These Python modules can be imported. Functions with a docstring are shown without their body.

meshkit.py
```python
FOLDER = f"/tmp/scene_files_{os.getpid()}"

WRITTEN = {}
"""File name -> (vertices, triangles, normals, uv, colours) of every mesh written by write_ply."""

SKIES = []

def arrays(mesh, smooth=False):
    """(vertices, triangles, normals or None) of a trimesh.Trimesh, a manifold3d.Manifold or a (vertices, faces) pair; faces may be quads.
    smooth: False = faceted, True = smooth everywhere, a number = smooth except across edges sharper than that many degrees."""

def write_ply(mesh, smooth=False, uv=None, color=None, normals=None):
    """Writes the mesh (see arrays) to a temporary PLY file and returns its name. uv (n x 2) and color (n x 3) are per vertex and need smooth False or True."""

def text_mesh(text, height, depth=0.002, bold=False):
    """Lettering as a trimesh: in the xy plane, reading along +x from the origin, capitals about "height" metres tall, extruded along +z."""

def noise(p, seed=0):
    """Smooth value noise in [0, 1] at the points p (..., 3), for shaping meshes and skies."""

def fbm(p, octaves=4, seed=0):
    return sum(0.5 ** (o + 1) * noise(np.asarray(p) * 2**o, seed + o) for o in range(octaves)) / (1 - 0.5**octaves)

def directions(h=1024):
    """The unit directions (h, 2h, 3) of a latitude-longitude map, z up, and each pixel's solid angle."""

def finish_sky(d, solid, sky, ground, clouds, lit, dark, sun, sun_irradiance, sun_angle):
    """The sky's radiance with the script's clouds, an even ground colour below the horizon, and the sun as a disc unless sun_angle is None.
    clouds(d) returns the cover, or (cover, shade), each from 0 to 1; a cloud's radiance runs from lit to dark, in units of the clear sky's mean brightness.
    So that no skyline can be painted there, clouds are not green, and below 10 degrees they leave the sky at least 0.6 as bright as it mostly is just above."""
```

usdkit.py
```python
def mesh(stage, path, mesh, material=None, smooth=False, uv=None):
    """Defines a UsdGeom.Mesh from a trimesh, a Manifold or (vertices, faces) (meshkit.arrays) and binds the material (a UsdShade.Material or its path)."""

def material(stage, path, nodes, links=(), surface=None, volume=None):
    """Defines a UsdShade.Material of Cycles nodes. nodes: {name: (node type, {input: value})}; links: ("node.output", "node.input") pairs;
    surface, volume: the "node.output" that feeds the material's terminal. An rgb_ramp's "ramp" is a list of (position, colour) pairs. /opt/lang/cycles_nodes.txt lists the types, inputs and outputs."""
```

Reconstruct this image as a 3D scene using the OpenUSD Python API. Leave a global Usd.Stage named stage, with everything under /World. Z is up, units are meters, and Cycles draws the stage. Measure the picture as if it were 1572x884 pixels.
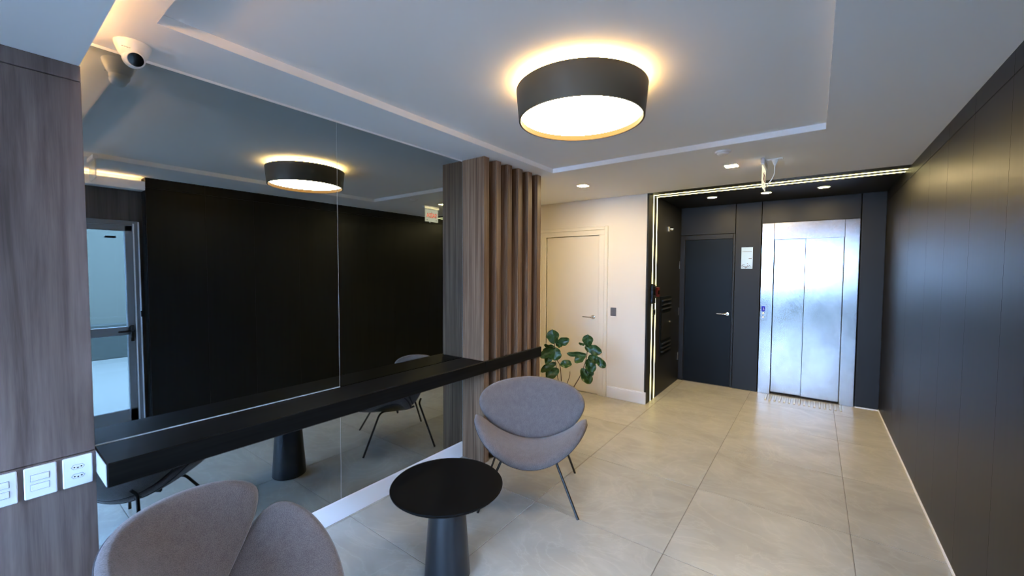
import math, random, numpy as np, trimesh, usdkit, meshkit
from pxr import Usd, UsdGeom, UsdLux, UsdShade, Gf, Sdf
random.seed(7); RNG = np.random.default_rng(7)
stage = Usd.Stage.CreateInMemory()
UsdGeom.SetStageUpAxis(stage, UsdGeom.Tokens.z)
UsdGeom.SetStageMetersPerUnit(stage, 1.0)
UsdGeom.Xform.Define(stage, '/World')

# ------------------------------------------------------------------ camera, sky, exposure
CAM_H, F_PX, YAW, PITCH, ROLL = 1.58, 623.63, 0.639818, 0.042036, 0.004707
EXPOSURE = 0.14
DAY = (0.40, 0.575, 1.0); DAY_STRENGTH = 10.5
WARM = (1.0, 0.85, 0.60); LAMP_STRENGTH = 14.0; GLOW_STRENGTH = 26.0
LED = (1.0, 0.90, 0.42); LED_STRENGTH = 2.8
SPOT = (1.0, 0.755, 0.37); SPOT_STRENGTH = 560.0
COVE = (1.0, 0.55, 0.22); COVE_STRENGTH = 46.0

fw = np.array([-math.sin(YAW)*math.cos(PITCH), math.cos(YAW)*math.cos(PITCH), -math.sin(PITCH)])
rt = np.cross(fw, [0, 0, 1]); rt /= np.linalg.norm(rt); up = np.cross(rt, fw)
cr, sr = math.cos(ROLL), math.sin(ROLL)
right, upv = cr*rt + sr*up, -sr*rt + cr*up
cam = UsdGeom.Camera.Define(stage, '/World/camera')
cam.CreateHorizontalApertureAttr(36.0)
cam.CreateVerticalApertureAttr(36.0*884/1572)
cam.CreateFocalLengthAttr(36.0*F_PX/1572)
cam.CreateFStopAttr(0.0)
cam.CreateClippingRangeAttr(Gf.Vec2f(0.03, 500))
cam.CreateExposureAttr(EXPOSURE)
cam.AddTransformOp().Set(Gf.Matrix4d(*right, 0, *upv, 0, *(-fw), 0, 0, 0, CAM_H, 1))
sky = UsdLux.DomeLight.Define(stage, '/World/sky')
sky.CreateColorAttr(Gf.Vec3f(*DAY)); sky.CreateIntensityAttr(DAY_STRENGTH)

# ------------------------------------------------------------------ materials
def mat(name, nodes, links=(), surface='p.BSDF'):
    return usdkit.material(stage, '/World/Looks/' + name, nodes, links, surface=surface)
def plain(name, col, rough=0.5, metal=0.0, spec=0.5, **kw):
    return mat(name, {'p': ('principled_bsdf', dict(base_color=col, roughness=rough, metallic=metal, specular_ior_level=spec, **kw))})
def emit(name, col, strength):
    return mat(name, {'e': ('emission', {'color': col, 'strength': strength})}, surface='e.emission')
def wood(name, ramp, rough=0.45, sc=(24, 24, 0.9), seed=0.0):
    return mat(name, {
        'g': ('geometry', {}), 'oi': ('object_info', {}),
        'm': ('mapping', {'scale': sc, 'location': (seed, seed*.7, seed)}),
        'm2': ('mapping', {'scale': (sc[0]*5, sc[1]*5, sc[2]*3)}),
        'n': ('noise_texture', {'scale': 1.0, 'detail': 6.0, 'roughness': 0.62, 'distortion': 0.5}),
        'n2': ('noise_texture', {'scale': 1.0, 'detail': 3.0, 'roughness': 0.6}),
        'mx': ('math', {'math_type': 'multiply_add', 'value2': 0.35, 'value3': -0.17}),
        'ad': ('math', {'math_type': 'add'}),
        'r': ('rgb_ramp', {'ramp': ramp}),
        'b': ('bump', {'strength': 0.12, 'distance': 0.004}),
        'p': ('principled_bsdf', {'roughness': rough, 'specular_ior_level': 0.35})},
        [('g.position', 'm.vector'), ('g.position', 'm2.vector'), ('m.vector', 'n.vector'), ('m2.vector', 'n2.vector'),
         ('n2.fac', 'mx.value1'), ('n.fac', 'ad.value1'), ('mx.value', 'ad.value2'), ('ad.value', 'r.fac'),
         ('r.color', 'p.base_color'), ('ad.value', 'b.height'), ('b.normal', 'p.normal')])

WOODR = [(0.28, (0.088, 0.060, 0.050)), (0.45, (0.155, 0.110, 0.094)), (0.58, (0.205, 0.150, 0.130)), (0.75, (0.27, 0.205, 0.18))]
SLATR = [(0.30, (0.095, 0.050, 0.026)), (0.45, (0.185, 0.106, 0.060)), (0.58, (0.275, 0.170, 0.103)), (0.75, (0.38, 0.26, 0.175))]
M = {}
M['wood'] = wood('walnut_laminate', [(p, tuple(.90*x for x in c)) for p, c in WOODR], 0.5, (13, 13, 0.9), 3.1)
M['slat'] = wood('slat_laminate', [(p, tuple(.82*x for x in c)) for p, c in SLATR], 0.45, (34, 34, 0.7), 9.7)
M['darkwood'] = wood('header_laminate', [(0.3, (0.05, 0.04, 0.035)), (0.7, (0.12, 0.10, 0.085))], 0.5, (20, 20, .8), 1.0)
M['ceiling'] = mat('ceiling_paint', {'g': ('geometry', {}), 'n': ('noise_texture', {'scale': 220.0, 'detail': 2.0}), 'b': ('bump', {'strength': 0.05, 'distance': 0.002}),
    'p': ('principled_bsdf', {'base_color': (0.83, 0.83, 0.83), 'roughness': 0.9, 'specular_ior_level': 0.1})}, [('g.position', 'n.vector'), ('n.fac', 'b.height'), ('b.normal', 'p.normal')])
M['traylit'] = plain('white_tray_trim', (0.90, 0.90, 0.90), 0.5)  # whiter than the ceiling, to put lamplight on the tray sides
M['plaster'] = plain('cream_plaster', (0.78, 0.735, 0.66), 0.75, spec=0.25)
M['doorwhite'] = plain('cream_door_lacquer', (0.80, 0.755, 0.67), 0.4, spec=0.4)
M['skirt'] = plain('white_skirting', (0.82, 0.82, 0.84), 0.35)
M['white'] = plain('white_plastic', (0.80, 0.80, 0.80), 0.3)
M['plate'] = plain('white_switch_plastic', (0.86, 0.87, 0.90), 0.22)
M['groove'] = plain('grey_recess', (0.30, 0.31, 0.36), 0.5)
M['black'] = mat('black_laminate', {'g': ('geometry', {}), 'm': ('mapping', {'scale': (30, 30, 1.2)}), 'n': ('noise_texture', {'scale': 1.0, 'detail': 4.0}),
    'r': ('rgb_ramp', {'ramp': [(0.3, (0.0045, 0.0045, 0.0044)), (0.7, (0.0085, 0.0083, 0.008))]}), 'b': ('bump', {'strength': 0.04, 'distance': 0.002}),
    'p': ('principled_bsdf', {'roughness': 0.40, 'specular_ior_level': 0.28})},
    [('g.position', 'm.vector'), ('m.vector', 'n.vector'), ('n.fac', 'r.fac'), ('r.color', 'p.base_color'), ('n.fac', 'b.height'), ('b.normal', 'p.normal')])
M['recess'] = plain('charcoal_laminate', (0.0125, 0.0132, 0.0138), 0.45, spec=0.3)
M['seam'] = plain('joint_black', (0.004, 0.004, 0.004), 0.8)
M['blackdoor'] = plain('black_door_lacquer', (0.0055, 0.0078, 0.0095), 0.36, spec=0.14)
M['blackpaint'] = plain('black_lacquer', (0.010, 0.011, 0.013), 0.33)
M['tabletop'] = plain('table_top_lacquer', (0.004, 0.004, 0.004), 0.5, spec=0.06)
M['desk'] = mat('desk_black_stain', {'g': ('geometry', {}), 'm': ('mapping', {'scale': (60, 2, 60)}), 'n': ('noise_texture', {'scale': 1.0, 'detail': 5.0}),
    'r': ('rgb_ramp', {'ramp': [(0.3, (0.004, 0.0037, 0.0033)), (0.7, (0.009, 0.0082, 0.007))]}), 'p': ('principled_bsdf', {'roughness': 0.42, 'specular_ior_level': 0.08})},
    [('g.position', 'm.vector'), ('m.vector', 'n.vector'), ('n.fac', 'r.fac'), ('r.color', 'p.base_color')])
M['deskedge'] = plain('pale_end_plate', (0.62, 0.64, 0.70), 0.4)  # colour of the pale plate added on the desk end
M['rod'] = plain('black_steel', (0.012, 0.012, 0.013), 0.35)
M['mirror'] = plain('smoked_mirror', (0.355, 0.40, 0.405), 0.0, 1.0)
M['alu'] = plain('aluminium', (0.62, 0.63, 0.64), 0.32, 1.0)
M['brass'] = plain('tactile_metal', (0.62, 0.55, 0.42), 0.42, 1.0)
M['edge'] = plain('polished_glass_edge', (0.55, 0.58, 0.58), 0.3)
M['aludark'] = plain('grey_aluminium_frame', (0.22, 0.235, 0.25), 0.4, 0.3)
M['chrome'] = plain('satin_chrome', (0.75, 0.75, 0.75), 0.18, 1.0)
M['steel'] = mat('brushed_steel', {'g': ('geometry', {}), 'm': ('mapping', {'scale': (260, 260, 1.0)}), 'n': ('noise_texture', {'scale': 1.0, 'detail': 3.0}),
    'm2': ('mapping', {'scale': (3.0, 3.0, 2.2)}), 'n2': ('noise_texture', {'scale': 1.0, 'detail': 3.0}),
    'r': ('rgb_ramp', {'ramp': [(0.3, (0.17, 0.17, 0.17)), (0.75, (0.27, 0.27, 0.27))]}), 'b': ('bump', {'strength': 0.02, 'distance': 0.001}),
    'p': ('principled_bsdf', {'base_color': (0.41, 0.40, 0.39), 'metallic': 1.0, 'roughness': 0.3, 'anisotropic': 0.5})},
    [('g.position', 'm.vector'), ('m.vector', 'n.vector'), ('g.position', 'm2.vector'), ('m2.vector', 'n2.vector'), ('n2.fac', 'r.fac'), ('r.color', 'p.roughness'), ('n.fac', 'b.height'), ('b.normal', 'p.normal')])
def fabric(name, c0, c1):
    return mat(name, {'t': ('texture_coordinate', {}), 'n': ('noise_texture', {'scale': 260.0, 'detail': 3.0, 'roughness': 0.7}), 'n2': ('noise_texture', {'scale': 30.0, 'detail': 2.0}),
        'mm': ('math', {'math_type': 'multiply_add', 'value2': 0.25, 'value3': -0.12}), 'ad': ('math', {'math_type': 'add'}),
        'r': ('rgb_ramp', {'ramp': [(0.3, c0), (0.7, c1)]}), 'b': ('bump', {'strength': 0.35, 'distance': 0.003}),
        'p': ('principled_bsdf', {'roughness': 0.95, 'specular_ior_level': 0.12, 'sheen_weight': 0.25, 'sheen_roughness': 0.5})},
        [('t.object', 'n.vector'), ('t.object', 'n2.vector'), ('n2.fac', 'mm.value1'), ('n.fac', 'ad.value1'), ('mm.value', 'ad.value2'), ('ad.value', 'r.fac'), ('r.color', 'p.base_color'), ('n.fac', 'b.height'), ('b.normal', 'p.normal')])
M['fabric'] = fabric('grey_felt', (0.100, 0.081, 0.076), (0.190, 0.160, 0.152))
M['piping'] = plain('dark_piping', (0.05, 0.043, 0.045), 0.9)
def tilemat(name, seed, tone):
    c = lambda *v: tuple(x*tone*k for x, k in zip(v, (.83, .845, .83)))
    return mat(name, {'g': ('geometry', {}), 'm': ('mapping', {'location': (seed*3.7, seed*1.9, 0), 'rotation': (0, 0, 0.5+seed*.13), 'scale': (1.5, 2.1, 1.0)}),
        'n': ('noise_texture', {'scale': 1.4, 'detail': 6.0, 'roughness': 0.58, 'distortion': 0.8}),
        'r': ('rgb_ramp', {'ramp': [(0.25, c(0.39, 0.365, 0.325)), (0.47, c(0.455, 0.43, 0.385)), (0.60, c(0.495, 0.47, 0.425)), (0.8, c(0.54, 0.515, 0.47))]}),
        'nv': ('noise_texture', {'scale': 1.1, 'detail': 5.0, 'roughness': 0.55, 'distortion': 2.2}),
        's': ('math', {'math_type': 'subtract', 'value2': 0.5}), 'a': ('math', {'math_type': 'absolute'}),
        'rv': ('rgb_ramp', {'ramp': [(0.0, (0.22, 0.22, 0.22)), (0.02, (0.10, 0.10, 0.10)), (0.07, (0, 0, 0))]}),
        'mx': ('mix_color', {'blend_type': 'mix', 'b': c(0.68, 0.65, 0.58)}) if False else ('mix', {'mix_type': 'mix', 'color2': c(0.68, 0.65, 0.58)}),
        'p': ('principled_bsdf', {'roughness': 0.30, 'specular_ior_level': 0.42})},
        [('g.position', 'm.vector'), ('m.vector', 'n.vector'), ('m.vector', 'nv.vector'), ('n.fac', 'r.fac'), ('nv.fac', 's.value1'), ('s.value', 'a.value1'), ('a.value', 'rv.fac'),
         ('r.color', 'mx.color1'), ('rv.color', 'mx.fac'), ('mx.color', 'p.base_color')])
M['tiles'] = [tilemat('porcelain_tile_%d' % i, 1.3*i + .4, (1.0, .96, 1.03)[i]) for i in range(3)]
M['grout'] = plain('grout', (0.20, 0.18, 0.16), 0.9)
M['pane'] = mat('window_glass', {'f': ('fresnel', {'ior': 1.45}), 't': ('transparent_bsdf', {'color': (0.90, 0.96, 0.96)}), 'g': ('glossy_bsdf', {'color': (1, 1, 1), 'roughness': 0.0}), 'x': ('mix_closure', {})},
    [('f.fac', 'x.fac'), ('t.BSDF', 'x.closure1'), ('g.BSDF', 'x.closure2')], surface='x.closure')
M['acrylic'] = mat('clear_acrylic', {'f': ('fresnel', {'ior': 1.49}), 't': ('transparent_bsdf', {'color': (0.93, 0.95, 0.93)}), 'd': ('principled_bsdf', {'base_color': (0.85, 0.85, 0.78), 'roughness': 0.15}), 'x': ('mix_closure', {'fac': 0.6})},
    [('t.BSDF', 'x.closure1'), ('d.BSDF', 'x.closure2')], surface='x.closure')
M['diffuser'] = emit('lamp_diffuser', WARM, LAMP_STRENGTH)
M['glow'] = emit('lamp_glow_ring', (1.0, 0.60, 0.20), GLOW_STRENGTH)
M['led'] = emit('led_strip', LED, LED_STRENGTH)
M['spot'] = emit('spot_diffuser', SPOT, SPOT_STRENGTH)
M['spotblack'] = emit('spot_bulb', SPOT, SPOT_STRENGTH*1.0)
M['cove'] = emit('cove_led', COVE, COVE_STRENGTH)
M['lampbody'] = plain('lamp_bronze', (0.085, 0.072, 0.046), 0.5, 0.1)
M['lampinner'] = plain('lamp_inner_gold', (0.16, 0.075, 0.016), 0.6, spec=0.2)
M['signlight'] = emit('exit_sign_light', (1.0, 0.90, 0.62), 1.05)
M['red'] = plain('red_print', (0.25, 0.015, 0.01), 0.5)
M['redglow'] = plain('red_plastic', (0.09, 0.008, 0.008), 0.4)
M['lens'] = plain('lens_black', (0.003, 0.003, 0.003), 0.1)
M['blue'] = emit('blue_display', (0.05, 0.06, 0.55), 0.8)
M['notice'] = plain('notice_print', (0.33, 0.43, 0.50), 0.2)
M['greyplate'] = plain('grey_switch', (0.13, 0.13, 0.14), 0.4)
M['terracotta'] = plain('planter_grey', (0.22, 0.215, 0.21), 0.6)
M['soil'] = plain('soil', (0.03, 0.02, 0.014), 0.95)
M['stem'] = plain('plant_stem', (0.10, 0.065, 0.04), 0.8)
M['pave'] = plain('terrace_paving', (0.10, 0.106, 0.088), 0.8)
M['extwall'] = plain('terrace_wall', (0.075, 0.082, 0.062), 0.9)
M['grass'] = plain('terrace_grey', (0.03, 0.038, 0.03), 0.9)
M['leaf'] = mat('fiddle_leaf', {'t': ('texture_coordinate', {}), 'n': ('noise_texture', {'scale': 55.0, 'detail': 3.0}), 'r': ('rgb_ramp', {'ramp': [(0.35, (0.014, 0.055, 0.011)), (0.7, (0.065, 0.135, 0.028))]}),
    'p': ('principled_bsdf', {'roughness': 0.35, 'specular_ior_level': 0.5}), 'tr': ('translucent_bsdf', {'color': (0.10, 0.22, 0.03)}), 'x': ('mix_closure', {'fac': 0.18})},
    [('t.object', 'n.vector'), ('n.fac', 'r.fac'), ('r.color', 'p.base_color'), ('p.BSDF', 'x.closure1'), ('tr.BSDF', 'x.closure2')], surface='x.closure')
M['vein'] = plain('leaf_vein', (0.10, 0.19, 0.06), 0.5)

# ------------------------------------------------------------------ helpers
used = {}
def path_for(name, parent):
    base = (parent.GetPath().pathString if parent is not None else '/World') + '/'
    k = used.get(base + name, 0); used[base + name] = k + 1
    return base + (name if k == 0 else '%s_%03d' % (name, k))
def obj(name, mesh, m, parent=None, smooth=False, label=None, kind=None):
    me = usdkit.mesh(stage, path_for(name, parent), mesh, m, smooth=smooth).GetPrim()
    if label: me.SetCustomDataByKey('label', label)
    if kind: me.SetCustomDataByKey('kind', kind)
    return me
def tag(p, label, cat, group=None, kind=None):
    p.SetCustomDataByKey('label', label); p.SetCustomDataByKey('category', cat)
    if group: p.SetCustomDataByKey('group', group)
    if kind: p.SetCustomDataByKey('kind', kind)
    return p
def thing(name, label, cat, loc=(0, 0, 0), rot=0.0, group=None, kind=None):
    x = UsdGeom.Xform.Define(stage, path_for(name, None))
    x.AddTranslateOp().Set(Gf.Vec3d(*loc)); x.AddRotateZOp().Set(math.degrees(rot))
    return tag(x.GetPrim(), label, cat, group, kind)
def dup(src, label, loc, rot=0.0):
    d = src.GetCustomData()
    x = UsdGeom.Xform.Define(stage, path_for(src.GetName(), None))
    x.GetPrim().GetReferences().AddInternalReference(src.GetPath())
    x.ClearXformOpOrder()
    x.AddTranslateOp().Set(Gf.Vec3d(*loc)); x.AddRotateZOp().Set(math.degrees(rot))
    x.GetPrim().SetInstanceable(True)
    return tag(x.GetPrim(), label, d['category'], d.get('group'))
def bx(x0, x1, y0, y1, z0, z1, c=0.0):
    lo, hi = np.minimum((x0, y0, z0), (x1, y1, z1)), np.maximum((x0, y0, z0), (x1, y1, z1))
    if c <= 0:
        b = trimesh.creation.box(hi - lo); b.apply_translation((lo + hi)/2); return b
    c = min(c, .45*float((hi - lo).min()))
    pts = []
    for i in (0, 1):
        for j in (0, 1):
            for k in (0, 1):
                p = np.array([(lo, hi)[i][0], (lo, hi)[j][1], (lo, hi)[k][2]]); s = np.array([1 - 2*i, 1 - 2*j, 1 - 2*k])*c
                for a in range(3):
                    q = p + s; q[a] = p[a]; pts.append(q)
    return trimesh.convex.convex_hull(np.array(pts))
def cat(*ms): return trimesh.util.concatenate([m for m in ms])
def tube(pts, r, n=10, closed=False, caps=True):
    P = np.asarray(pts, float); m = len(P)
    R = np.full(m, r, float) if np.ndim(r) == 0 else np.asarray(r, float)
    T = np.zeros_like(P)
    if closed: T = np.roll(P, -1, 0) - np.roll(P, 1, 0)
    else: T[1:-1] = P[2:] - P[:-2]; T[0] = P[1] - P[0]; T[-1] = P[-1] - P[-2]
    T /= np.linalg.norm(T, axis=1, keepdims=True)
    u = np.cross(T[0], [0, 0, 1.0])
    if np.linalg.norm(u) < 1e-3: u = np.cross(T[0], [1.0, 0, 0])
    u /= np.linalg.norm(u); V = []
    a = np.linspace(0, 2*np.pi, n, endpoint=False)
    for i in range(m):
        u = u - T[i]*(u@T[i]); u /= np.linalg.norm(u); w = np.cross(T[i], u)
        V.append(P[i] + R[i]*(np.cos(a)[:, None]*u + np.sin(a)[:, None]*w))
    V = np.vstack(V); Fc = []
    for i in range(m if closed else m - 1):
        j = (i + 1) % m
        for k in range(n):
            l = (k + 1) % n
            Fc += [(i*n + k, i*n + l, j*n + l), (i*n + k, j*n + l, j*n + k)]
    if caps and not closed:
        for e, s in ((0, -1), (m - 1, 1)):
            c = len(V); V = np.vstack([V, P[e]])
            for k in range(n):
                l = (k + 1) % n
                Fc.append((c, e*n + k, e*n + l) if s > 0 else (c, e*n + l, e*n + k))
    t = trimesh.Trimesh(V, np.array(Fc), process=False); t.fix_normals(); return t
def arc_path(pts, rad=.04, n=6):
    """polyline with rounded corners"""
    P = [np.asarray(p, float) for p in pts]; out = [P[0]]
    for i in range(1, len(P) - 1):
        a, b, c = P[i-1], P[i], P[i+1]
        d0 = (a - b)/np.linalg.norm(a - b); d1 = (c - b)/np.linalg.norm(c - b)
        r = min(rad, .45*np.linalg.norm(a - b), .45*np.linalg.norm(c - b))
        s, e = b + d0*r, b + d1*r
        for t in np.linspace(0, 1, n): out.append((1-t)**2*s + 2*t*(1-t)*b + t*t*e)
    out.append(P[-1]); return np.array(out)
def lathe(prof, n=64, loc=(0, 0, 0)):
    m = trimesh.creation.revolve(np.array(prof, float), sections=n); m.apply_translation(loc); m.fix_normals(); return m
def disc(cx, cy, z0, z1, r, n=40, c=0.0):
    pr = [(0, z0), (r - c, z0), (r, z0 + c), (r, z1 - c), (r - c, z1), (0, z1)] if c else [(0, z0), (r, z0), (r, z1), (0, z1)]
    return lathe(pr, n, (cx, cy, 0))
def place(m, X, Y, Z, o):
    T = np.eye(4); T[:3, 0], T[:3, 1], T[:3, 2], T[:3, 3] = X, Y, Z, o
    m = m.copy(); m.apply_transform(T)
    if np.linalg.det(T[:3, :3]) < 0: m.invert()
    return m

# ------------------------------------------------------------------ levels of the room
H = 2.49; HT = 2.53; XM = -2.363; XR = 0.63; YB = 4.78; YE = 6.20; XJ = -1.57; YF = -1.75; XL = -3.55; XD = 0.76; YK = 1.088
TOP = 2.75
# ---- floor of square tiles
fl = thing('floor', 'beige marbled porcelain floor laid in large square tiles', 'floor', kind='structure')
obj('grout_bed', bx(XL - .2, XD + .2, YF - .1, YE + .1, -0.08, -0.003), M['grout'], fl)
gx = [-.637 + .855*k for k in range(-4, 3)]; gy = [1.427 + .8565*k for k in range(-5, 7)]
n = 0
for i in range(len(gx) - 1):
    for j in range(len(gy) - 1):
        x0, x1 = max(gx[i], XL), min(gx[i+1], XD); y0, y1 = max(gy[j], YF), min(gy[j+1], YE)
        if x1 - x0 < .02 or y1 - y0 < .02: continue
        n += 1
        obj('tile', bx(x0 + .0016, x1 - .0016, y0 + .0016, y1 - .0016, -0.02, RNG.uniform(-.0003, .0), .0012), M['tiles'][(i*2 + j*5 + (i*j) % 2) % 3], fl)
# ---- ceiling: lower ring, raised tray, lower slab at the entrance with a lit cove
ce = thing('ceiling', 'white plaster ceiling with a shallow raised rectangular tray', 'ceiling', kind='structure')
tx0, tx1, ty0, ty1 = -1.985, 0.033, 0.449, 3.293
ring = cat(bx(XL - .2, tx0, -.6, YB, H, TOP), bx(XL - .2, XJ - .02, YB, YE + .2, H, TOP), bx(tx1, XD + .2, -.6, YB, H, TOP), bx(tx0, tx1, -.6, ty0, H, TOP), bx(tx0, tx1, ty1, YB, H, TOP), bx(XJ - .02, XD + .2, YB, YE + .2, H + .02, TOP))
obj('ceiling_border', ring, M['ceiling'], ce)
obj('tray_trim', cat(bx(tx0, tx0 + .002, ty0, ty1, H, HT), bx(tx1 - .002, tx1, ty0, ty1, H, HT), bx(tx0, tx1, ty0, ty0 + .002, H, HT), bx(tx0, tx1, ty1 - .002, ty1, H, HT)), M['traylit'], ce)  # thin strips whose whiter colour stands for lamplight on the tray sides
obj('tray_panel', bx(tx0 - .05, tx1 + .05, ty0 - .05, ty1 + .05, HT, TOP - .01), M['ceiling'], ce)
obj('entrance_soffit', cat(bx(XL - .2, XD + .2, YF - .1, .285, 2.362, 2.43), bx(XR - .01, XD + .05, .285, YK - .002, 2.362, 2.43), bx(XR - .01, XR, .285, YK - .002, 2.43, 2.446)), M['ceiling'], ce)
obj('entrance_ceiling', bx(XL - .2, XD + .2, YF - .14, -.6, 2.431, TOP), M['ceiling'], ce)
# ---- left wall: masonry behind the mirrors, cladding near the camera
wl = thing('wall_left', 'long side wall that carries the smoked mirrors', 'wall', kind='structure')
obj('wall_core', bx(XM - .14, XM - .012, .25, 3.40, 0, H), M['plaster'], wl)
obj('wall_core', bx(XL - .1, XL, 3.2, YB, 0, H), M['plaster'], wl)
obj('wall_core', bx(XL - .1, XM - .14, 3.2, 3.3, 0, H), M['plaster'], wl)
bl = obj('baseboard_left', bx(XM - .012, XM + .004, .30, 2.480, 0, .132, .003), M['skirt'])
tag(bl, 'white baseboard under the smoked mirror', 'baseboard', kind='structure')
we = thing('wall_entrance', 'grey brown wood clad wall at the left edge with sockets', 'wall', kind='structure')
obj('wall_core', bx(-2.60, -2.316, YF, .285, 0, 2.362), M['seam'], we)
yy = [YF, -1.35, -.53, .289]
for i in range(3):
    for (z0, z1) in ((0, .853), (.856, 2.300), (2.303, 2.362)):
        obj('wood_panel', bx(-2.318, -2.30, yy[i] + .0008, yy[i+1] - .0008, z0, z1, .0012), M['wood'], we)
obj('end_panel', bx(-2.362, -2.318, .2852, .289, 0, 2.362), M['wood'], we)
# ---- right wall of black panels
wr = thing('wall_right', 'black laminate panelled wall along the right side', 'wall', kind='structure')
obj('wall_core', bx(XR + .018, XD + .2, YK, YE + .1, 0, H), M['seam'], wr)
jy = [YK, 1.584, 2.06, 2.579, 3.08, 3.58, 4.08, YB - .002, 5.26, 5.74, YE + .05]
for a, b in zip(jy[:-1], jy[1:]):
    for (z0, z1) in ((.016, 2.386), (2.390, H)):
        obj('black_panel', bx(XR, XR + .018, a + .0005, b - .0005, z0, z1, .0004), M['black'], wr)
obj('end_panel', bx(XR + .018, XD, YK - .004, YK + .0, 0, 2.362), M['black'], wr)
tag(obj('baseboard_right', bx(XR - .007, XR + .017, YK, YE, 0, .0155, .001), M['skirt']), 'thin white strip at the foot of the black wall', 'baseboard', kind='structure')
# ---- far cream wall with door opening
dX0, dX1, dZ = -2.965, -2.185, 2.035
wb = thing('wall_back', 'cream plaster wall at the far end with a door', 'wall', kind='structure')
obj('plaster', cat(bx(XL - .1, dX0 - .02, YB, YB + .12, 0, H), bx(dX1 + .02, XJ - .02, YB, YB + .12, 0, H), bx(dX0 - .02, dX1 + .02, YB, YB + .12, dZ + .01, H)), M['plaster'], wb)
obj('backing', bx(XL - .1, XJ - .14, YB + .12, YB + .2, 0, H), M['seam'], wb)  # closing box added to stop sky light leaking around the cream door
obj('baseboard_back', cat(bx(-2.058, XJ + .003, YB - .014, YB, 0, .135, .003), bx(-2.058, XJ + .003, YB - .009, YB, .13, .145, .003)), M['skirt'])
bb = stage.GetPrimAtPath('/World/baseboard_back'); tag(bb, 'cream white baseboard between cream door and black recess', 'baseboard', kind='structure')
d2 = thing('door_2', 'cream lacquered door with lever handle behind the plant', 'door', (0, 0, 0), kind='structure')
obj('door_frame', cat(bx(dX1, dX1 + .075, YB - .016, YB + .0, 0, dZ + .0, .004), bx(dX1 + .075, dX1 + .118, YB - .022, YB + .0, 0, dZ + .108, .004),
    bx(dX0 - .075, dX0, YB - .016, YB, 0, dZ, .004), bx(dX0 - .118, dX0 - .075, YB - .022, YB, 0, dZ + .108, .004),
    bx(dX0 - .075, dX1 + .075, YB - .016, YB, dZ, dZ + .065, .004), bx(dX0 - .075, dX1 + .075, YB - .022, YB, dZ + .065, dZ + .108, .004)), M['doorwhite'], d2)
obj('door_leaf', bx(dX0 + .004, dX1 - .004, YB + .004, YB + .04, .008, dZ - .004, .002), M['doorwhite'], d2)
def lever(parent, x, y, z, s, m):
    h = obj('handle', cat(tube([(x, y, z), (x, y - .05, z)], .009), tube(arc_path([(x, y - .045, z), (x + s*.02, y - .05, z), (x + s*.125, y - .048, z)], .015), .0085)), m, parent, smooth=40)
    ro = lathe([(0, 0), (.026, 0), (.026, .006), (.022, .009), (0, .009)], 28)
    obj('rosette', place(ro, (1, 0, 0), (0, 0, 1), (0, -1, 0), (x, y, z)), m, h, smooth=40)
lever(d2, -2.262, YB + .004, .995, -1, M['chrome'])
for z in (.25, 1.1, 1.82): obj('hinge', bx(dX0 - .008, dX0 + .006, YB - .008, YB + .003, z, z + .09, .002), M['alu'], d2)
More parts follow.
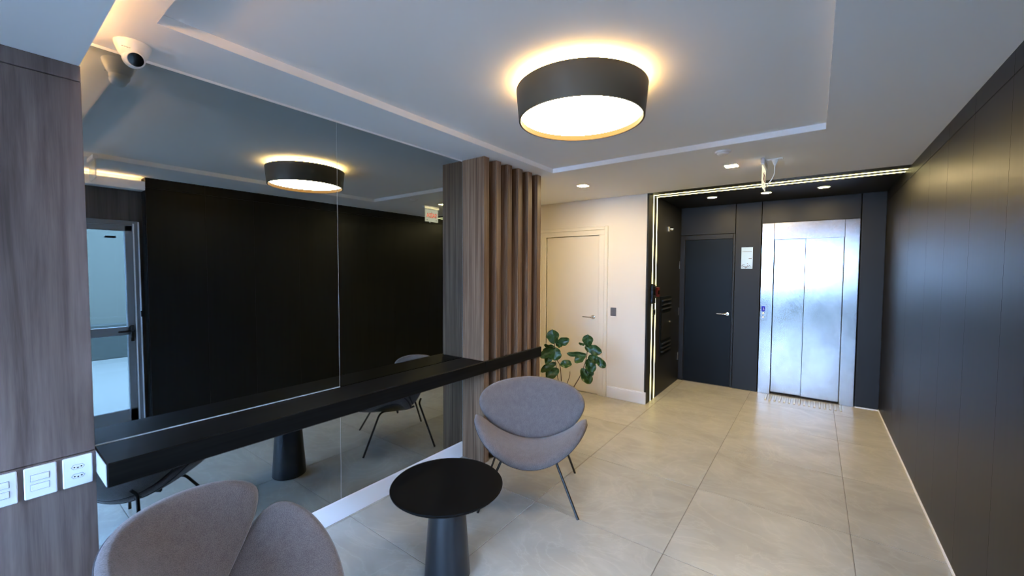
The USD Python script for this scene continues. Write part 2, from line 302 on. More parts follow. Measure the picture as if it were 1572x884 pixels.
# ---- recess with the lift: black cladding
wc = thing('wall_recess', 'black clad jamb and soffit of the lift recess', 'wall', kind='structure')
obj('jamb_panel', bx(XJ - .02, XJ, YB - .003, 4.93, 0, H), M['recess'], wc)
obj('jamb_panel', bx(XJ - .02, XJ, 4.97, 5.06, 0, H), M['recess'], wc)
obj('jamb_panel', bx(XJ - .02, XJ, 5.10, YE + .05, 0, H + .02), M['recess'], wc)
obj('wall_core', bx(XJ - .14, XJ - .02, YB + .12, YE + .2, 0, H + .02), M['seam'], wc)
for (a, b) in ((YB - .003, 4.93), (4.97, 5.06), (5.10, YE + .05)):
    obj('soffit_panel', bx(XJ - .02 if a < 5 else XJ, XR, a, b, H - .0005 if a < 5.08 else H, H + .019), M['recess'], wc)
wc = thing('wall_lift', 'charcoal panelled end wall of the recess around lift and black door', 'wall', kind='structure')
obj('backing', bx(XJ - .14, XD + .2, YE + .152, YE + .22, 0, H + .02), M['seam'], wc)  # closing box added to block sky light behind black door and lift
xe0, xe1, ze = -.56, .408, 2.205
bd0, bd1, bdz = -1.505, -.895, 2.03
obj('wall_core', cat(bx(XJ - .05, bd0 - .03, YE + .03, YE + .15, 0, H + .02), bx(bd1 + .03, xe0 - .005, YE + .03, YE + .15, 0, H + .02), bx(bd0 - .03, bd1 + .03, YE + .03, YE + .15, bdz + .03, H + .02), bx(xe1, XR + .05, YE + .03, YE + .15, 0, H + .02), bx(xe0 - .01, xe1 + .01, YE + .03, YE + .15, ze, H + .02)), M['seam'], wc)
for (a, b, z0, z1, pr) in ((XJ, bd1 + .025, bdz + .07, H + .018, .0), (bd1 + .030, xe0 - .010, 0, H + .018, .012), (xe0 - .006, xe1 + .004, ze + .004, H + .018, .004), (xe1 + .008, XR, .012, H + .018, .02)):
    obj('charcoal_panel', bx(a + .0015, b - .0015, YE - pr, YE + .03, z0, z1, .002), M['recess'], wc)
tag(obj('baseboard_recess', bx(xe1 + .012, XR - .008, YE - .026, YE - .02, 0, .0115), M['skirt']), 'short white strip on the floor right of the lift', 'baseboard', kind='structure')
d3 = thing('door_3', 'black flush door with chrome lever left of the lift', 'door', kind='structure')
obj('door_frame', cat(bx(XJ, bd0, YE - .004, YE + .05, 0, bdz + .066, .003), bx(bd1, bd1 + .027, YE - .004, YE + .05, 0, bdz + .066, .003), bx(bd0, bd1, YE - .004, YE + .05, bdz, bdz + .066, .003)), M['recess'], d3)
obj('door_leaf', bx(bd0 + .003, bd1 - .003, YE + .008, YE + .048, .006, bdz - .001, 0), M['blackdoor'], d3)
lever(d3, -.945, YE + .008, 1.005, -1, M['chrome'])
for z in (.30, .95, 1.62): obj('hinge', bx(XJ + .0, XJ + .007, YE - .05, YE - .036, z, z + .11, .002), M['alu'], d3)

# ---- entrance side: glass door (seen in the mirror) and glazed front behind the camera
gd0, gd1 = .10, 1.003
wd = thing('wall_side', 'dark wood clad entrance wall with the glass door', 'wall', kind='structure')
obj('wall_core', cat(bx(XD, XD + .14, YF, gd0 - .06, 0, TOP - .3), bx(XD, XD + .14, gd1 + .055, YK, 0, TOP - .3), bx(XD, XD + .14, gd0 - .06, gd1 + .055, 2.06, TOP - .3)), M['darkwood'], wd)
obj('cove_wall', bx(XD - .012, XD - .001, .285, YK - .004, 2.431, H), M['ceiling'], wd)
d1 = thing('door_1', 'glass entrance door with grey aluminium frame', 'door', kind='structure')
fx0, fx1 = XD - .02, XD + .05
obj('door_frame', cat(bx(fx0, fx1, gd1 + .004, gd1 + .052, 0, 2.055, .004), bx(fx0, fx1, gd0 - .055, gd0 - .004, 0, 2.055, .004), bx(fx0, fx1, gd0 - .004, gd1 + .004, 2.012, 2.055, .004)), M['aludark'], d1)
obj('frame_bead', cat(bx(fx0 - .006, fx0, gd1 + .002, gd1 + .012, 0, 2.03), bx(fx0 - .006, fx0, gd1 + .040, gd1 + .050, 0, 2.05)), M['skirt'], d1)
obj('door_leaf', cat(bx(fx0 + .005, fx1 - .01, gd1 - .057, gd1, .012, 2.008, .003), bx(fx0 + .005, fx1 - .01, gd0, gd0 + .057, .012, 2.008, .003), bx(fx0 + .005, fx1 - .01, gd0, gd1, 1.955, 2.008, .003), bx(fx0 + .005, fx1 - .01, gd0, gd1, .012, .175, .003), bx(fx0 + .005, fx1 - .01, gd0, gd1, .925, 1.007, .003)), M['aludark'], d1)
for (z0, z1) in ((.175, .925), (1.007, 1.955)): obj('glass_pane', bx(XD + .008, XD + .014, gd0 + .057, gd1 - .057, z0, z1), M['pane'], d1)
obj('handle', cat(bx(fx0 - .012, fx0 + .006, gd1 - .038, gd1 - .012, .86, 1.02, .004), bx(fx0 - .045, fx0 - .028, gd1 - .135, gd1 - .014, .955, .975, .005), bx(fx0 - .045, fx0 - .01, gd1 - .032, gd1 - .016, .955, .975, .003)), M['rod'], d1)
obj('lock_plate', bx(fx0 - .014, fx0 - .006, gd1 + .04, gd1 + .062, 1.10, 1.16, .003), M['rod'], d1)
obj('door_closer', bx(fx1 - .008, fx1 + .03, gd1 - .19, gd1 - .11, 1.885, 1.905, .003), M['rod'], d1)
wf = thing('wall_front', 'wall behind the viewer around the glazed shop front', 'wall', kind='structure')
obj('wall_core', cat(bx(-2.6, -2.2, YF - .14, YF, 0, 2.362), bx(.55, XD + .14, YF - .14, YF, 0, 2.362), bx(-2.2, .55, YF - .14, YF, 2.30, 2.362)), M['plaster'], wf)
w1 = thing('window_1', 'wide glazed front with aluminium frame behind the viewer', 'window', kind='structure')
xs = [-2.2, -1.28, -.37, .55]
obj('window_frame', cat(*[bx(x - .025, x + .025, YF - .09, YF - .03, 0, 2.30, .003) for x in xs[1:3]], *[bx(x, x + s*.05, YF - .09, YF - .03, 0, 2.30, .003) for x, s in ((xs[0], 1), (xs[3], -1))], bx(-2.2, .55, YF - .09, YF - .03, 0, .06, .003), bx(-2.2, .55, YF - .09, YF - .03, 2.24, 2.30, .003)), M['aludark'], w1)
for a, b in zip(xs[:-1], xs[1:]): obj('glass_pane', bx(a + .025, b - .025, YF - .063, YF - .057, .06, 2.24), M['pane'], w1)
# outside
tag(obj('terrace_floor', bx(-9, 12, -12, 9, -.12, -.085), M['pave']), 'pale paved terrace outside the glass door', 'terrace', kind='structure')
tag(obj('terrace_wall', bx(6.0, 6.2, -6, 8, -.085, 3.2), M['extwall']), 'pale rendered wall beyond the glass door', 'wall', kind='structure')
tag(obj('terrace_kerb', bx(5.7, 5.99, -6, 8, -.085, .55, .01), M['grass']), 'low grey kerb against the terrace wall', 'kerb', kind='structure')

tag(obj('terrace_parapet', bx(-6, 6, -7.2, -6.6, -.085, 1.25, .02), M['grass']), 'unseen low grey block added to break up the lift door reflection', 'wall', kind='structure')  # unseen block added to put a dark band in the lift door reflection

# ------------------------------------------------------------------ lights of the room
lx, ly, lr0, lr1, lz0 = -.973, 1.882, .312, .326, 2.338
lamp = thing('ceiling_lamp', 'large round bronze drum ceiling lamp glowing white below and yellow above', 'lamp', (lx, ly, lz0))
hh = 2.488 - lz0
obj('drum', lathe([(lr0, 0), (lr1, hh), (lr1 - .006, hh), (lr0 - .006, 0), (lr0, 0)], 96), M['lampbody'], lamp, smooth=40)
obj('inner_rim', lathe([(lr0 - .0062, .0005), (lr0 - .0052, .032), (lr0 - .0085, .032), (lr0 - .0085, .0005), (lr0 - .0062, .0005)], 96), M['lampinner'], lamp, smooth=40)
obj('diffuser', lathe([(0, .026), (lr0 - .009, .026), (lr0 - .009, .031), (0, .031)], 96), M['diffuser'], lamp)
obj('top_plate', lathe([(0, hh - .006), (lr1 - .007, hh - .006), (lr1 - .007, hh + .001), (0, hh + .001)], 64), M['white'], lamp)
obj('glow_ring', lathe([(lr1 - .045, hh + .002), (lr1 - .022, hh + .002), (lr1 - .022, hh + .024), (lr1 - .045, hh + .024), (lr1 - .045, hh + .002)], 96), M['glow'], lamp)
obj('ceiling_mount', lathe([(0, hh + .001), (.16, hh + .001), (.16, HT - lz0), (0, HT - lz0)], 48), M['white'], lamp)
def strip(label, mesh):
    return tag(obj('led_strip', mesh, M['led']), label, 'led strip', 'led strips around the lift recess')
strip('vertical led line on the jamb, nearer the cream wall, above the card reader', bx(XJ - .012, XJ + .001, 4.932, 4.968, 1.43, H - .001))
strip('vertical led line on the jamb, nearer the cream wall, from card reader to floor', bx(XJ - .012, XJ + .001, 4.932, 4.968, .003, 1.19))
strip('vertical led line on the jamb, nearer the black door, above the red call point', bx(XJ - .012, XJ + .001, 5.062, 5.098, 1.40, H - .001))
strip('vertical led line on the jamb, nearer the black door, from red call point to floor', bx(XJ - .012, XJ + .001, 5.062, 5.098, .003, 1.25))
strip('upper of two led lines across the recess soffit, nearer the room', bx(XJ, XR - .001, 4.932, 4.968, H - .004, H + .012))
strip('lower of two led lines across the recess soffit, nearer the lift', bx(XJ, XR - .001, 5.062, 5.098, H - .004, H + .012))
cl = tag(obj('cove_light', cat(bx(-2.29, XR - .05, .19, .215, 2.4305, 2.44), bx(XR + .035, XR + .055, .29, YK - .03, 2.4305, 2.438)), M['cove']), 'warm led line in the cove above the entrance soffit', 'led strip')
def spot_square(x, y, label):
    t = thing('square_downlight', label, 'downlight', (x, y, H), group='square ceiling downlights')
    s = .055
    obj('trim_ring', cat(bx(-s, s, -s, -s + .008, -.004, 0), bx(-s, s, s - .008, s, -.004, 0), bx(-s, -s + .008, -s, s, -.004, 0), bx(s - .008, s, -s, s, -.004, 0)), M['white'], t)
    obj('diffuser', bx(-s + .008, s - .008, -s + .008, s - .008, -.003, 0), M['spot'], t)
spot_square(-2.006, 3.953, 'square white downlight in front of the cream door')
spot_square(-.599, 3.953, 'square white downlight beside the exit sign')
def spot_round(x, y, label):
    t = thing('round_downlight', label, 'downlight', (x, y, H), group='round downlights over the lift')
    obj('trim_ring', lathe([(.048, -.006), (.060, -.004), (.062, 0), (.048, 0), (.048, -.006)], 36), M['white'], t, smooth=40)
    obj('bulb', lathe([(0, -.008), (.035, -.006), (.047, -.002), (.047, 0), (0, 0)], 30), M['spotblack'], t, smooth=40)
spot_round(-1.03, 5.47, 'round downlight in the recess above the black door')
spot_round(-.47, 5.50, 'round downlight in the recess between the black door and lift')
spot_round(.054, 5.49, 'round downlight in the recess in front of the lift')

# ------------------------------------------------------------------ mirrors
for (a, b, lab) in ((.291, 1.3745, 'smoked mirror panel next to the wood wall, reflecting the glass door'), (1.3765, 2.479, 'smoked mirror panel next to the slatted screen, reflecting the exit sign')):
    t = thing('mirror_panel', lab, 'mirror', group='smoked mirror panels')
    obj('mirror_glass', bx(XM - .010, XM, a, b, .133, H - .012), M['mirror'], t)
    obj('polished_edge', bx(XM - .010, XM + .0004, b - .0006, b + .0010, .133, H - .012), M['edge'], t)
tag(obj('trim_1', bx(XM - .011, XM + .001, .29, 2.479, H - .012, H, .001), M['ceiling']), 'thin white trim along the top of the mirrors', 'trim', kind='structure')

# ------------------------------------------------------------------ slatted screen
XS = -2.127
ss = thing('slatted_screen', 'floor to ceiling screen of six brown wooden slats', 'screen')
for k in range(6):
    y0 = 2.481 + .1545*k
    obj('slat', bx(XM + .001 if k == 0 else XM, XS, y0, y0 + .063, .001, H - .001, .002), M['slat'], ss)
obj('backing', bx(XM - .011, XM - .001, 2.482, 3.32, 0, H - .001), M['darkwood'], ss)

# ------------------------------------------------------------------ desk
XDF = -2.103
dk = thing('wall_desk', 'long black wall-mounted desk shelf under the mirror', 'desk')
obj('worktop', bx(XM + .003, XDF, .292, 2.478, .756, .85, .004), M['desk'], dk)
obj('end_band', bx(XM + .01, XDF - .004, .2895, .2915, .762, .846), M['deskedge'], dk, label='pale plate added over the end face of the desk')  # thin pale plate added over the black worktop end
obj('front_rail', bx(XS + .001, XDF, 2.478, 3.31, .756, .85, .004), M['desk'], dk)
obj('edge_strip', bx(XM + .001, XM + .004, .295, 1.375, .8495, .8535), M['edge'], dk)

# ------------------------------------------------------------------ sockets and switches on the wood wall
def wall_plate(yc, kind, label):
    t = thing('wall_plate', label, 'socket' if kind == 'socket' else 'switch', (-2.30, yc, .789), group='white plates on the wood wall')
    obj('cover', bx(0, .008, -.0405, .0405, -.0585, .0585, .003), M['plate'], t)
    for z in (.018, -.018):
        if kind == 'switch':
            obj('rocker_gap', bx(.0078, .0084, -.0255, .0225, z - .0125, z + .0125, .0005), M['groove'], t)
            obj('rocker', bx(.0082, .0112, -.024, .021, z - .011, z + .011, .0015), M['plate'], t)
        else:
            o = trimesh.creation.cylinder(1, 1, sections=6); hexa = np.array([(-.019, 0), (-.012, .009), (.012, .009), (.019, 0), (.012, -.009), (-.012, -.009)])
            from shapely.geometry import Polygon
            e = trimesh.creation.extrude_polygon(Polygon(hexa), .0014)
            s = obj('socket_insert', place(e, (0, 1, 0), (0, 0, 1), (1, 0, 0), (.0078, 0, z)), M['groove'], t)
            e2 = trimesh.creation.extrude_polygon(Polygon(hexa*.9), .0016)
            obj('socket_face', place(e2, (0, 1, 0), (0, 0, 1), (1, 0, 0), (.0079, 0, z)), M['white'], s)
            pins = cat(*[place(trimesh.creation.cylinder(.0024, .0006, sections=12), (0, 1, 0), (0, 0, 1), (1, 0, 0), (.0098, yq, z + zq)) for yq, zq in ((-.0095, 0), (0, -.003), (.0095, 0))])
            obj('pin_hole', pins, M['lens'], s)
wall_plate(.238, 'socket', 'white double socket plate on the wood wall next to the desk')
wall_plate(.1425, 'switch', 'white double switch plate on the wood wall, left of the socket')
wall_plate(.047, 'switch', 'white switch plate on the wood wall cut by the photo edge')

# ------------------------------------------------------------------ round side table
tb = thing('side_table', 'round black pedestal side table between the grey chairs', 'table', (-1.494, 1.454, 0))
obj('tabletop', lathe([(0, .452), (.245, .454), (.272, .462), (.285, .473), (.287, .478), (.283, .482), (0, .482)], 96), M['tabletop'], tb, smooth=35)
obj('pedestal', lathe([(0, 0), (.116, 0), (.118, .004), (.088, .440), (.088, .452), (0, .452)], 64), M['blackpaint'], tb, smooth=35)

# ------------------------------------------------------------------ lounge chairs
def shell_pts(a, b, nn, Rc, kt, sk, th, nr=22, nt=112):
    rr, tt = np.meshgrid(np.linspace(0, 1, nr)**.75, np.linspace(0, 2*np.pi, nt, endpoint=False), indexing='ij')
    co, si = np.cos(tt), np.sin(tt)
    R = 1/(np.abs(co)**nn + np.abs(si)**nn)**(1/nn)
    s = a*R*co*rr; t = b*R*si*rr + sk*(R*co*rr)**2
    thick = th*np.clip(1 - rr**4.5, 0, 1)**.5
    S = []
    for sg in (1, -1):
        d = sg*thick*.5; ph = s/Rc
        S.append(np.stack([(Rc - d)*np.sin(ph), t, Rc - (Rc - d)*np.cos(ph) + kt*t*t], -1))
    return S
def shell_mesh(S):
    nr, nt = S[0].shape[:2]; V = np.vstack([S[0].reshape(-1, 3), S[1].reshape(-1, 3)]); Fc = []
    for q, off in ((0, 0), (1, nr*nt)):
        for i in range(nr - 1):
            for k in range(nt):
                l = (k + 1) % nt; A, B, C, D = off + i*nt + k, off + i*nt + l, off + (i+1)*nt + l, off + (i+1)*nt + k
                f = [(A, D, C)] if i == 0 else [(A, C, B), (A, D, C)]
                Fc += f if q == 0 else [t[::-1] for t in f]
    m = trimesh.Trimesh(V, np.array(Fc), process=False); m.merge_vertices(merge_norm=True, digits_vertex=6)
    m.update_faces(m.nondegenerate_faces()); m.fix_normals(); return m
SEAT = dict(a=.4655, b=.241, nn=1.8859, Rc=.4649, kt=-.3936, sk=-.0521, th=.082); AL, YS, ZS = .054, -.0994, .341
BACK = dict(a=.4569, b=.2397, nn=1.6819, Rc=.4418, kt=.0133, sk=.0118, th=.082); BE, YK_, ZK = .4509, .234, .5317
# chair frame of reference: x lateral (right-hand side as seen by a sitter is +x), y forward, z up
def seat_xf(p): 
    p = np.asarray(p, float); return np.stack([p[..., 0], p[..., 1]*math.cos(AL) - p[..., 2]*math.sin(AL) - YS, p[..., 1]*math.sin(AL) + p[..., 2]*math.cos(AL) + ZS], -1)
def back_xf(p):
    p = np.asarray(p, float); return np.stack([p[..., 0], -p[..., 1]*math.sin(BE) + p[..., 2]*math.cos(BE) - YK_, p[..., 1]*math.cos(BE) + p[..., 2]*math.sin(BE) + ZK], -1)
def make_chair(label, loc, rot):
    t = thing('lounge_chair', label, 'chair', loc, rot, group='grey lounge chairs')
    for name, spec, xf in (('seat', SEAT, seat_xf), ('backrest', BACK, back_xf)):
        S = shell_pts(**spec)
        me = obj(name, shell_mesh([xf(s) for s in S]), M['fabric'], t, smooth=True)
        if name == 'seat':
            S2 = shell_pts(**{**spec, 'a': spec['a']*.90, 'b': spec['b']*.86, 'th': spec['th']*.995})
            S2 = [S2[0]*[1, 1, 1] + np.array([0, 0, -.012]), S2[1] + np.array([0, 0, -.007])]
            obj('seat_pan', shell_mesh([xf(q) for q in S2]), M['rod'], t, smooth=True, label='black layer added under the seat')  # black layer added to darken the underside of the seat
        rim = xf(S[1][-2]); mid = xf(S[1][-3])
        obj('piping', tube(rim + (mid - rim)*.3, .0035, 6, closed=True), M['piping'], me, smooth=True)
    for s in (1, -1):
        obj('leg', tube(arc_path([(s*.325, .305, 0), (s*.17, .15, .325), (s*.16, -.09, .318), (s*.16, -.15, .335)], .05), .0085), M['rod'], t, smooth=40)
        obj('leg', tube(arc_path([(s*.332, -.300, 0), (s*.205, -.185, .375), (s*.19, -.205, .41)], .03), .0085), M['rod'], t, smooth=40)
    obj('frame_bar', cat(tube([(-.163, .0, .296), (.163, .0, .296)], .0085), tube([(-.162, .0, .296), (-.162, .0, .322)], .0085), tube([(.162, .0, .296), (.162, .0, .322)], .0085)), M['rod'], t, smooth=40)
    return t
rang, nang = -1.0406, .9469
ch = make_chair('grey felt lounge chair beside the slatted screen, facing the viewer', (-1.5968, 2.3747, 0), rang - math.pi/2)
dup(ch, 'grey felt lounge chair in the left foreground, seen from its side', (-1.584, .5405, 0), nang - math.pi/2)

# ------------------------------------------------------------------ potted plant
PX, PY = -2.0, 3.76
pl = thing('potted_plant', 'green fiddle-leaf fig behind the grey chair by the cream door', 'plant', (PX, PY, 0))
PO = np.array([PY, -PX, 0.0])/math.hypot(PX, PY)*-.055
obj('pot', lathe([(0, 0), (.085, 0), (.102, .25), (.104, .26), (.094, .26), (.090, .225), (0, .225)], 40, tuple(PO)), M['terracotta'], pl, smooth=35)
obj('soil', lathe([(0, .215), (.091, .215), (.091, .228), (0, .234)], 32, tuple(PO)), M['soil'], pl, smooth=35)
# plane through the plant, across the view: a = rightwards, b = up (metres); c = towards the viewer
dvec = np.array([PX, PY, 0.0]); dvec /= np.linalg.norm(dvec); PA = np.array([dvec[1], -dvec[0], 0.0]); PC = -dvec
def P3(a, b, c=0.0): return PA*a + np.array([0, 0, b]) + PC*c
KA = 1.0/(7.367*147.0)
def pa(u): return (u - 458)*KA            # sketch units to metres, right
def pb(v): return 1.0 - (v - 83)*KA*1.005          # height
def stem(pts, r0, r1):
    q = np.array([P3(a, b, c) for a, b, c in pts]); t = np.linspace(0, 1, len(q))
    from scipy.interpolate import CubicSpline
    ts = np.linspace(0, 1, 24); q = CubicSpline(t, q)(ts)
    obj('stem', tube(q, np.linspace(r0, r1, 24), 8), M['stem'], pl, smooth=True)
stem([(-.075, .222, 0), (pa(352), pb(800), .01), (pa(330), pb(690), .02), (pa(312), pb(520), .02), (pa(268), pb(440), .02), (pa(252), pb(300), .02), (pa(245), pb(240), .02)], .0055, .003)
stem([(-.09, .222, .02), (pa(318), pb(760), .03), (pa(290), pb(660), .03), (pa(275), pb(560), .03), (pa(262), pb(470), .03)], .005, .003)
stem([(-.03, .222, 0), (pa(470), pb(765), 0), (pa(540), pb(635), 0), (pa(595), pb(480), .0), (pa(612), pb(390), .0), (pa(622), pb(290), .0)], .0055, .003)
stem([(-.055, .222, .03), (pa(395), pb(735), .03), (pa(415), pb(660), .03), (pa(425), pb(580), .03)], .0045, .003)
def leaf(u0, v0, u1, v1, w, c0, c1, roll=0.0, cup=.25):
    A, B = P3(pa(u0), pb(v0), c0), P3(pa(u1), pb(v1), c1)
    L = B - A; ln = np.linalg.norm(L); X = L/ln
    N = PC + .45*np.array([0, 0, 1.0]); N = N - X*(N@X); N /= np.linalg.norm(N); Y = np.cross(N, X)
    N, Y = N*math.cos(roll) + Y*math.sin(roll), Y*math.cos(roll) - N*math.sin(roll)
    hw = 1.12*w*KA/2; V, Fc = [], []
    nu, nv = 15, 9
    for i in range(nu):
        t = i/(nu - 1); prof = (math.sin(math.pi*min(1, t**.85))**.55)*(0.64 + .46*t) * (1 - .12*math.exp(-((t - .38)/.1)**2))
        if i in (0, nu - 1): prof = .03
        for j in range(nv):
            s = (j/(nv - 1))*2 - 1
            z = cup*hw*(abs(s)**1.5)*.9 - .10*ln*(t - .4)**2*2 + .009*math.sin(11*t + 2.4*s + 5*u0)*abs(s)
            V.append(A + X*(t*ln) + Y*(s*hw*prof) + N*z)
    for i in range(nu - 1):
        for j in range(nv - 1):
            q = i*nv + j; Fc += [(q, q + nv, q + nv + 1), (q, q + nv + 1, q + 1)]
    V = np.array(V); m = trimesh.Trimesh(V, np.array(Fc), process=False)
    Vb = V - N*.0012; k = len(V)
    edge = [i*nv for i in range(nu)] + [(nu-1)*nv + j for j in range(1, nv)] + [i*nv + nv - 1 for i in range(nu - 2, -1, -1)] + [j for j in range(nv - 2, 0, -1)]
    F2 = [tuple(x + k for x in f[::-1]) for f in Fc]
    for e0, e1 in zip(edge, edge[1:] + edge[:1]): F2 += [(e0, e1, e1 + k), (e0, e1 + k, e0 + k)]
    lf = obj('leaf', trimesh.Trimesh(np.vstack([V, Vb]), np.array(Fc + F2), process=False), M['leaf'], pl, smooth=50)
    mid = V.reshape(nu, nv, 3)[:, nv//2] + N*.0006
    obj('midrib', tube(mid, np.linspace(.0014, .0006, nu), 5), M['vein'], lf)
for q in ((245, 275, 222, 112, 150, .02, .03, .2), (262, 285, 412, 208, 105, .02, .06, -.5), (270, 275, 335, 300, 70, .02, .05, .3), (252, 305, 132, 292, 52, .02, .05, .9), (242, 330, 120, 352, 66, .02, .06, .6), (245, 345, 85, 415, 100, .03, .09, .1), (215, 385, 155, 492, 90, .03, .08, .4), (262, 315, 255, 455, 150, .03, .07, .1),
          (312, 508, 445, 490, 105, .02, .05, .2), (272, 492, 98, 585, 92, .03, .08, -.2), (300, 560, 160, 640, 125, .03, .08, .1),
          (622, 295, 618, 160, 125, 0, .02, .1), (585, 282, 522, 258, 34, 0, .04, .5), (590, 300, 772, 352, 120, 0, .05, -.4), (610, 385, 390, 385, 66, 0, .03, .6), (600, 385, 478, 470, 100, .02, .06, -.2),
          (625, 415, 745, 425, 100, .01, .05, -.4), (715, 410, 812, 520, 92, .02, .05, -.3), (625, 430, 672, 578, 130, .02, .06, .1), (552, 545, 652, 705, 135, .01, .05, .2), (600, 545, 685, 610, 90, .02, .04, -.3), (640, 395, 720, 470, 95, .03, .06, .2)):
    leaf(*q)

# ------------------------------------------------------------------ lift
lf = thing('lift', 'stainless steel lift entrance with two sliding doors', 'lift', (0, YE, 0))
zo = 1.995; ox0, ox1 = -.425, .272
obj('jamb', bx(xe0, ox0, -.028, .11, 0, ze, .003), M['steel'], lf)
obj('jamb', bx(ox1, xe1, -.028, .11, 0, ze, .003), M['steel'], lf)
obj('header', bx(ox0 + .0015, ox1 - .0015, -.027, .11, zo, ze, .002), M['steel'], lf)
xsplit = -.098
obj('door_panel', bx(ox0 + .003, xsplit + .03, .035, .065, .022, zo + .02, .002), M['steel'], lf)
obj('door_panel', bx(xsplit, ox1 - .003, .008, .032, .022, zo + .02, .002), M['steel'], lf)
obj('door_seal', bx(xsplit - .004, xsplit, .0075, .03, .022, zo), M['seam'], lf)
obj('sill', bx(ox0, ox1, -.004, .11, 0, .012, .002), M['recess'], lf)
cp = obj('call_panel', bx(-.553, -.481, -.034, -.028, .945, 1.165, .002), M['steel'], lf)
obj('display', bx(-.541, -.501, -.0355, -.034, 1.072, 1.138), M['blue'], cp)
bt = lambda z: place(lathe([(0, 0), (.013, 0), (.013, .003), (.010, .005), (0, .005)], 24), (1, 0, 0), (0, 0, 1), (0, -1, 0), (-.521, -.034, z))
for z in (1.045, .995): obj('button', bt(z), M['white'], cp, smooth=40)
obj('arrow_print', cat(place(meshkit.text_mesh('1', .026, .0006), (1, 0, 0), (0, 0, 1), (0, -1, 0), (-.527, -.0356, 1.092))), M['white'], cp)
ORD = 'first second third fourth fifth sixth seventh eighth ninth tenth eleventh twelfth thirteenth fourteenth fifteenth sixteenth'.split()
for k in range(16):
    x = -.448 + .049*k
    o = obj('tactile_bar', bx(x - .011, x + .011, 5.862 + .0016*k, 6.118 + .0025*k, -.001, .007, .0035), M['brass'])
    tag(o, 'short metal tactile bar on the floor before the lift, %s of sixteen from the left' % ORD[k], 'tactile bar', 'tactile bars before the lift')
nt = thing('notice_plate', 'small pale notice plate on the charcoal panel left of the lift', 'notice', (-.725, YE - .012, 1.765))
obj('plate', bx(-.066, .066, -.004, 0, -.142, .142, .001), M['notice'], nt)
for q in (-.066, .02): obj('top_clip', bx(q, q + .046, -.006, 0, .142, .152), M['rod'], nt)
marks = []
rq = np.random.default_rng(3)
for k in range(15):
    x, z = rq.uniform(-.058, .050), -.135 + rq.uniform(0, .075)*rq.uniform(.2, 1); a = rq.uniform(-.9, .9); l = rq.uniform(.012, .03)
    b = bx(-l/2, l/2, -.0046, -.004, -.0035, .0035); b.apply_transform(trimesh.transformations.rotation_matrix(a, (0, 1, 0))); b.apply_translation((x, 0, z)); marks.append(b)
marks.append(bx(-.055, .055, -.0046, -.004, .078, .084)); marks.append(bx(.02, .055, -.0046, -.004, -.012, .0))
for m_ in marks: obj('printed_mark', m_, M['greyplate'], nt)

# ------------------------------------------------------------------ small fittings
lp = thing('light_switch', 'dark grey switch plate on the cream wall beside the door', 'switch', (-1.988, YB, 1.08))
obj('cover', bx(-.036, .036, -.009, 0, -.052, .052, .003), M['greyplate'], lp)
obj('rocker', bx(-.014, .014, -.012, -.009, -.022, .022, .002), M['greyplate'], lp)
rd = thing('card_reader', 'black card reader on the recess jamb between the led lines', 'reader', (XJ, 4.93, 1.31))
obj('housing', bx(-.001, .035, -.045, .05, -.115, .115, .008), M['blackpaint'], rd)
obj('screen', bx(.035, .0365, -.030, .035, -.01, .09), M['lens'], rd)
fc = thing('call_point', 'small dark red call point on the recess jamb', 'call point', (XJ, 5.10, 1.325))
obj('housing', bx(-.001, .03, -.04, .05, -.06, .06, .005), M['redglow'], fc); obj('button', bx(.03, .034, -.02, .03, -.025, .025, .003), M['lens'], fc)
hk = thing('door_release', 'small black push button under the card reader', 'button', (XJ, 4.99, 1.085))
obj('housing', bx(-.001, .022, -.03, .03, -.035, .035, .005), M['blackpaint'], hk); obj('button', bx(.022, .026, -.012, .012, -.012, .012, .003), M['lens'], hk)
sc_ = thing('wall_sensor', 'small silver sensor high on the recess side wall', 'sensor', (XJ, 5.58, 2.14))
obj('base', bx(0, .016, -.035, .035, -.035, .035, .004), M['alu'], sc_)
obj('head', place(lathe([(0, 0), (.026, 0), (.028, .02), (.02, .05), (0, .056)], 28), (0, 1, 0), (0, 0, 1), (1, 0, 0), (.014, 0, 0)), M['chrome'], sc_, smooth=40)
cb = thing('service_cabinet', 'black louvred service cabinet on the recess side wall', 'cabinet', (XJ, 5.50, .90))
obj('cover', bx(0, .012, -.24, .23, -.40, .36, .003), M['blackdoor'], cb)
for z in (.19, .245, .30, -.26, -.31, -.36):
    v = bx(0, .030, -.19, .18, -.011, .011, .003); v.apply_transform(trimesh.transformations.rotation_matrix(-.5, (0, 1, 0))); v.apply_translation((.008, 0, z)); obj('louvre', v, M['recess'], cb)
dr = obj('cabinet_door', bx(.012, .018, -.20, .19, -.205, .145, .003), M['recess'], cb)
obj('knob', place(lathe([(0, 0), (.010, 0), (.012, .012), (.008, .018), (0, .019)], 20), (0, 1, 0), (0, 0, 1), (1, 0, 0), (.018, .125, .01)), M['chrome'], dr, smooth=40)
sd = thing('smoke_detector', 'small round white smoke detector on the ceiling past the tray', 'detector', (-.582, 3.449, H))
obj('base', lathe([(0, -.012), (.052, -.012), (.055, -.006), (.055, 0), (0, 0)], 36), M['white'], sd, smooth=40)
obj('cap', lathe([(0, -.03), (.03, -.028), (.040, -.02), (.042, -.012), (0, -.012)], 36), M['white'], sd, smooth=40)
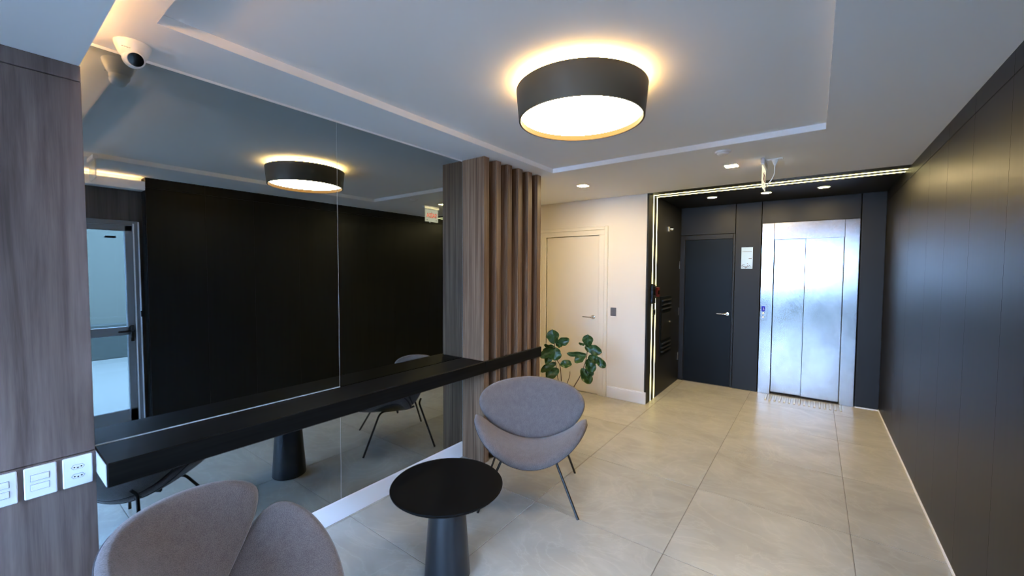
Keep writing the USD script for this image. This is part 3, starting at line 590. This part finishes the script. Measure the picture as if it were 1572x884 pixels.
# exit sign: acrylic plate hanging along the corridor
es = thing('exit_sign', 'clear lit exit sign hanging edge-on from the ceiling near the lift', 'exit sign', (-.36, 3.955, H))
obj('housing', bx(-.014, .014, -.135, .135, -.05, 0, .005), M['white'], es)
obj('sign_plate', bx(-.003, .003, -.12, .12, -.225, -.055, .001), M['signlight'], es, label='glowing plate')
tm = meshkit.text_mesh('SAÍDA', .060, .0008, bold=True); w = tm.bounds[1][0] - tm.bounds[0][0]; tm.apply_scale((.19/w, 1, 1)); tm.apply_translation((-(tm.bounds[0][0] + tm.bounds[1][0])/2, 0, 0))
for s in (-1, 1):   # reads from the room on either face
    obj('lettering', place(tm, (0, s*1.0, 0), (0, 0, 1), (s*1.0, 0, 0), (s*.0031, 0, -.165)), M['red'], es)
    for y in (-.085, .085): obj('screw', place(trimesh.creation.cylinder(.007, .003, sections=14), (0, 1, 0), (0, 0, 1), (s*1.0, 0, 0), (s*.004, y, -.20)), M['rod'], es)
cdl = thing('cable_mount', 'white ceiling mount with a curved cable beside the exit sign', 'cable', (-.282, 3.919, H))
obj('plate', bx(-.055, .055, -.03, .03, -.008, 0, .003), M['white'], cdl)
obj('cone', lathe([(0, -.05), (.008, -.05), (.024, -.008), (0, -.008)], 24), M['white'], cdl, smooth=40)
obj('cable', tube(arc_path([(0, 0, -.045), (0, .0, -.12), (-.02, 0, -.165), (-.075, .01, -.235)], .06, 8), .0045, 8), M['white'], cdl, smooth=True)
# acrylic sign near the entrance (seen in the mirror only)
e2 = thing('acrylic_sign', 'clear acrylic sign hanging from the ceiling near the lit cove, seen in the mirror', 'sign', (0.0, .64, H))
obj('housing', bx(-.125, .125, -.016, .016, -.035, 0, .004), M['white'], e2)
obj('sign_plate', bx(-.12, .12, -.005, .005, -.185, -.035, .001), M['acrylic'], e2)
# security camera
scm = thing('security_camera', 'white turret security camera on the ceiling by the mirror', 'camera', (-2.245, .432, H))
obj('base', lathe([(0, -.062), (.030, -.060), (.044, -.046), (.056, -.014), (.058, -.004), (.058, 0), (0, 0)], 48), M['white'], scm, smooth=40)
look = np.array([2.245, -.432, CAM_H - H + .075]); look /= np.linalg.norm(look)
lk = look + np.array([0, .18, 0]); lk /= np.linalg.norm(lk)
X = np.cross(lk, [0, 0, 1.0]); X /= np.linalg.norm(X); Y = np.cross(lk, X)
ctr = np.array([.006, .0, -.060])
hd = obj('camera_head', cat(trimesh.creation.icosphere(3, .036).apply_translation(ctr), place(lathe([(0, 0), (.031, 0), (.031, .034), (.028, .038), (0, .038)], 40), X, Y, lk, ctr)), M['white'], scm, smooth=40)
obj('lens_glass', place(lathe([(0, 0), (.0255, 0), (.0245, .003), (0, .004)], 36), X, Y, lk, ctr + lk*.0375), M['lens'], hd, smooth=40)
obj('printed_mark', cat(*[bx(a, a + .005, -.002, .002, -.0003, .0003) for a in (-.012, -.005, .002, .009)]).apply_transform(np.linalg.inv(np.array([[0, 1, 0, 0], [-1, 0, 0, 0], [0, 0, 1, 0], [0, 0, 0, 1]], float))).apply_translation((.047, -.03, -.036)), M['greyplate'], scm)
